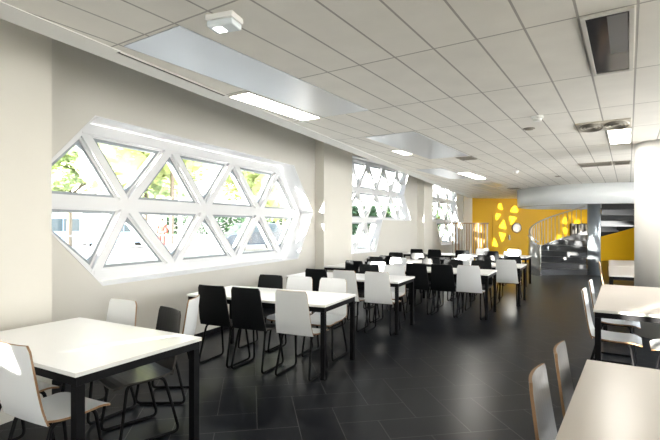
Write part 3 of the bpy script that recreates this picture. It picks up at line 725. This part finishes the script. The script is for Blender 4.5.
# person in red, standing on the pavement
def skin_mesh(name, verts, edges, radii, m, parent=None, sub=2):
    me = bpy.data.meshes.new(name); me.from_pydata(verts, edges, []); me.materials.append(M[m])
    o = bpy.data.objects.new(name, me); COL.objects.link(o)
    if parent: o.parent = parent
    s = o.modifiers.new('skin', 'SKIN'); s.use_smooth_shade = True
    for i, r in enumerate(radii): me.skin_vertices[0].data[i].radius = (r, r) if not isinstance(r, tuple) else r
    me.skin_vertices[0].data[0].use_root = True
    u = o.modifiers.new('sub', 'SUBSURF'); u.levels = sub; u.render_levels = sub
    return o
JV = [(0, 0, .95), (0, 0, 1.15), (0, 0, 1.38), (0, 0, 1.50), (0, .01, 1.60), (0, .01, 1.72),
      (.19, 0, 1.40), (.25, 0, 1.12), (.27, .06, .88), (.28, .09, .78), (-.19, 0, 1.40), (-.25, 0, 1.12), (-.26, .06, .88), (-.27, .09, .78),
      (.10, 0, .88), (.11, .01, .48), (.11, -.02, .07), (.12, .12, .03), (-.10, 0, .88), (-.11, .03, .48), (-.11, -.04, .07), (-.12, .10, .03)]
JE = [(0, 1), (1, 2), (2, 3), (3, 4), (4, 5), (2, 6), (6, 7), (7, 8), (8, 9), (2, 10), (10, 11), (11, 12), (12, 13), (0, 14), (14, 15), (15, 16), (16, 17), (0, 18), (18, 19), (19, 20), (20, 21)]
JR = [(.15, .11), (.13, .10), (.15, .10), .055, .085, .075, .06, .045, .035, .04, .06, .045, .035, .04, .09, .06, .042, .04, .09, .06, .042, .04]
import mathutils
px, py = 4.13 - 27.5 * (.4093 + .9124 * .3676), 27.5 * (.9124 - .4093 * .3676)
person = skin_mesh('person', JV, JE, JR, 'skin'); person.location = (px, py, GZ); person.rotation_euler = (0, 0, R(215)); tag(person, 'person in red clothes standing outside, seen through the first window', 'person')
idx = [0, 1, 2, 6, 7, 8, 10, 11, 12]; mp = {k: i for i, k in enumerate(idx)}
skin_mesh('jacket', [JV[i] for i in idx], [(mp[a], mp[b]) for a, b in JE if a in mp and b in mp], [(.18, .13), (.16, .125), (.175, .125), .078, .062, .05, .078, .062, .05], 'red', person)
idx = [0, 14, 15, 16, 18, 19, 20]; mp = {k: i for i, k in enumerate(idx)}
skin_mesh('trousers', [JV[i] for i in idx], [(mp[a], mp[b]) for a, b in JE if a in mp and b in mp], [(.17, .13), .11, .08, .06, .11, .08, .06], 'red', person)
bm = bmesh.new(); bmesh.ops.create_icosphere(bm, subdivisions=2, radius=.105, matrix=Matrix.Translation((0, -.015, 1.705)) @ Matrix.Diagonal((1, 1.05, .95, 1))); finish('hair', bm, 'hair', person, smooth=True)

# ------------------------------------------------------------------ light
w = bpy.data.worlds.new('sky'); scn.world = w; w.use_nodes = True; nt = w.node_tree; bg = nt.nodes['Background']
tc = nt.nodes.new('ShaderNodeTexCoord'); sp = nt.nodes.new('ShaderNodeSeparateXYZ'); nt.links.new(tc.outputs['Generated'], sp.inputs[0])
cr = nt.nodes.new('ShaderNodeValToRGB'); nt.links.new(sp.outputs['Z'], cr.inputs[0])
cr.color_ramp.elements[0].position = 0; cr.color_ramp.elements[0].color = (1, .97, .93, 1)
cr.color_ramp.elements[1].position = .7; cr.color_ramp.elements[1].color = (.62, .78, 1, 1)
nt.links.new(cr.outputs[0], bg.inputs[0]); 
mr = nt.nodes.new('ShaderNodeMapRange'); mr.interpolation_type = 'SMOOTHSTEP'; mr.inputs[1].default_value = -.15; mr.inputs[2].default_value = .75; mr.inputs[3].default_value = .85; mr.inputs[4].default_value = 6.0  # sky made much brighter on the unseen right side, as fill for the interior
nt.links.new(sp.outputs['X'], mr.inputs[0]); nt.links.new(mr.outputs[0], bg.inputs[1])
sun = bpy.data.lights.new('sun', 'SUN'); sun.energy = 20; sun.angle = R(.6); sun.color = (1, .93, .82)
so = bpy.data.objects.new('sun', sun); COL.objects.link(so); so.location = (-20, -20, 12)
az = R(28); el = R(4.8)
dv = Vector((math.sin(az) * math.cos(el), math.cos(az) * math.cos(el), -math.sin(el)))
so.rotation_euler = dv.to_track_quat('-Z', 'Y').to_euler()

# ------------------------------------------------------------------ camera
cam = bpy.data.cameras.new('camera'); co = bpy.data.objects.new('camera', cam); COL.objects.link(co); scn.camera = co
cam.sensor_width = 36; cam.lens = 457 / 660 * 36; cam.shift_y = 6 / 660; cam.clip_start = .05; cam.clip_end = 300
co.location = (4.13, 0, 1.513); co.rotation_euler = (R(90), 0, R(24.16))
v = scn.view_settings; v.view_transform = 'Standard'; v.look = 'None'; v.gamma = 1; v.exposure = 1.82; v.use_curve_mapping = False
scn.cycles.max_bounces = 10; scn.cycles.diffuse_bounces = 8; scn.cycles.transparent_max_bounces = 16
scn.cycles.sample_clamp_indirect = 8
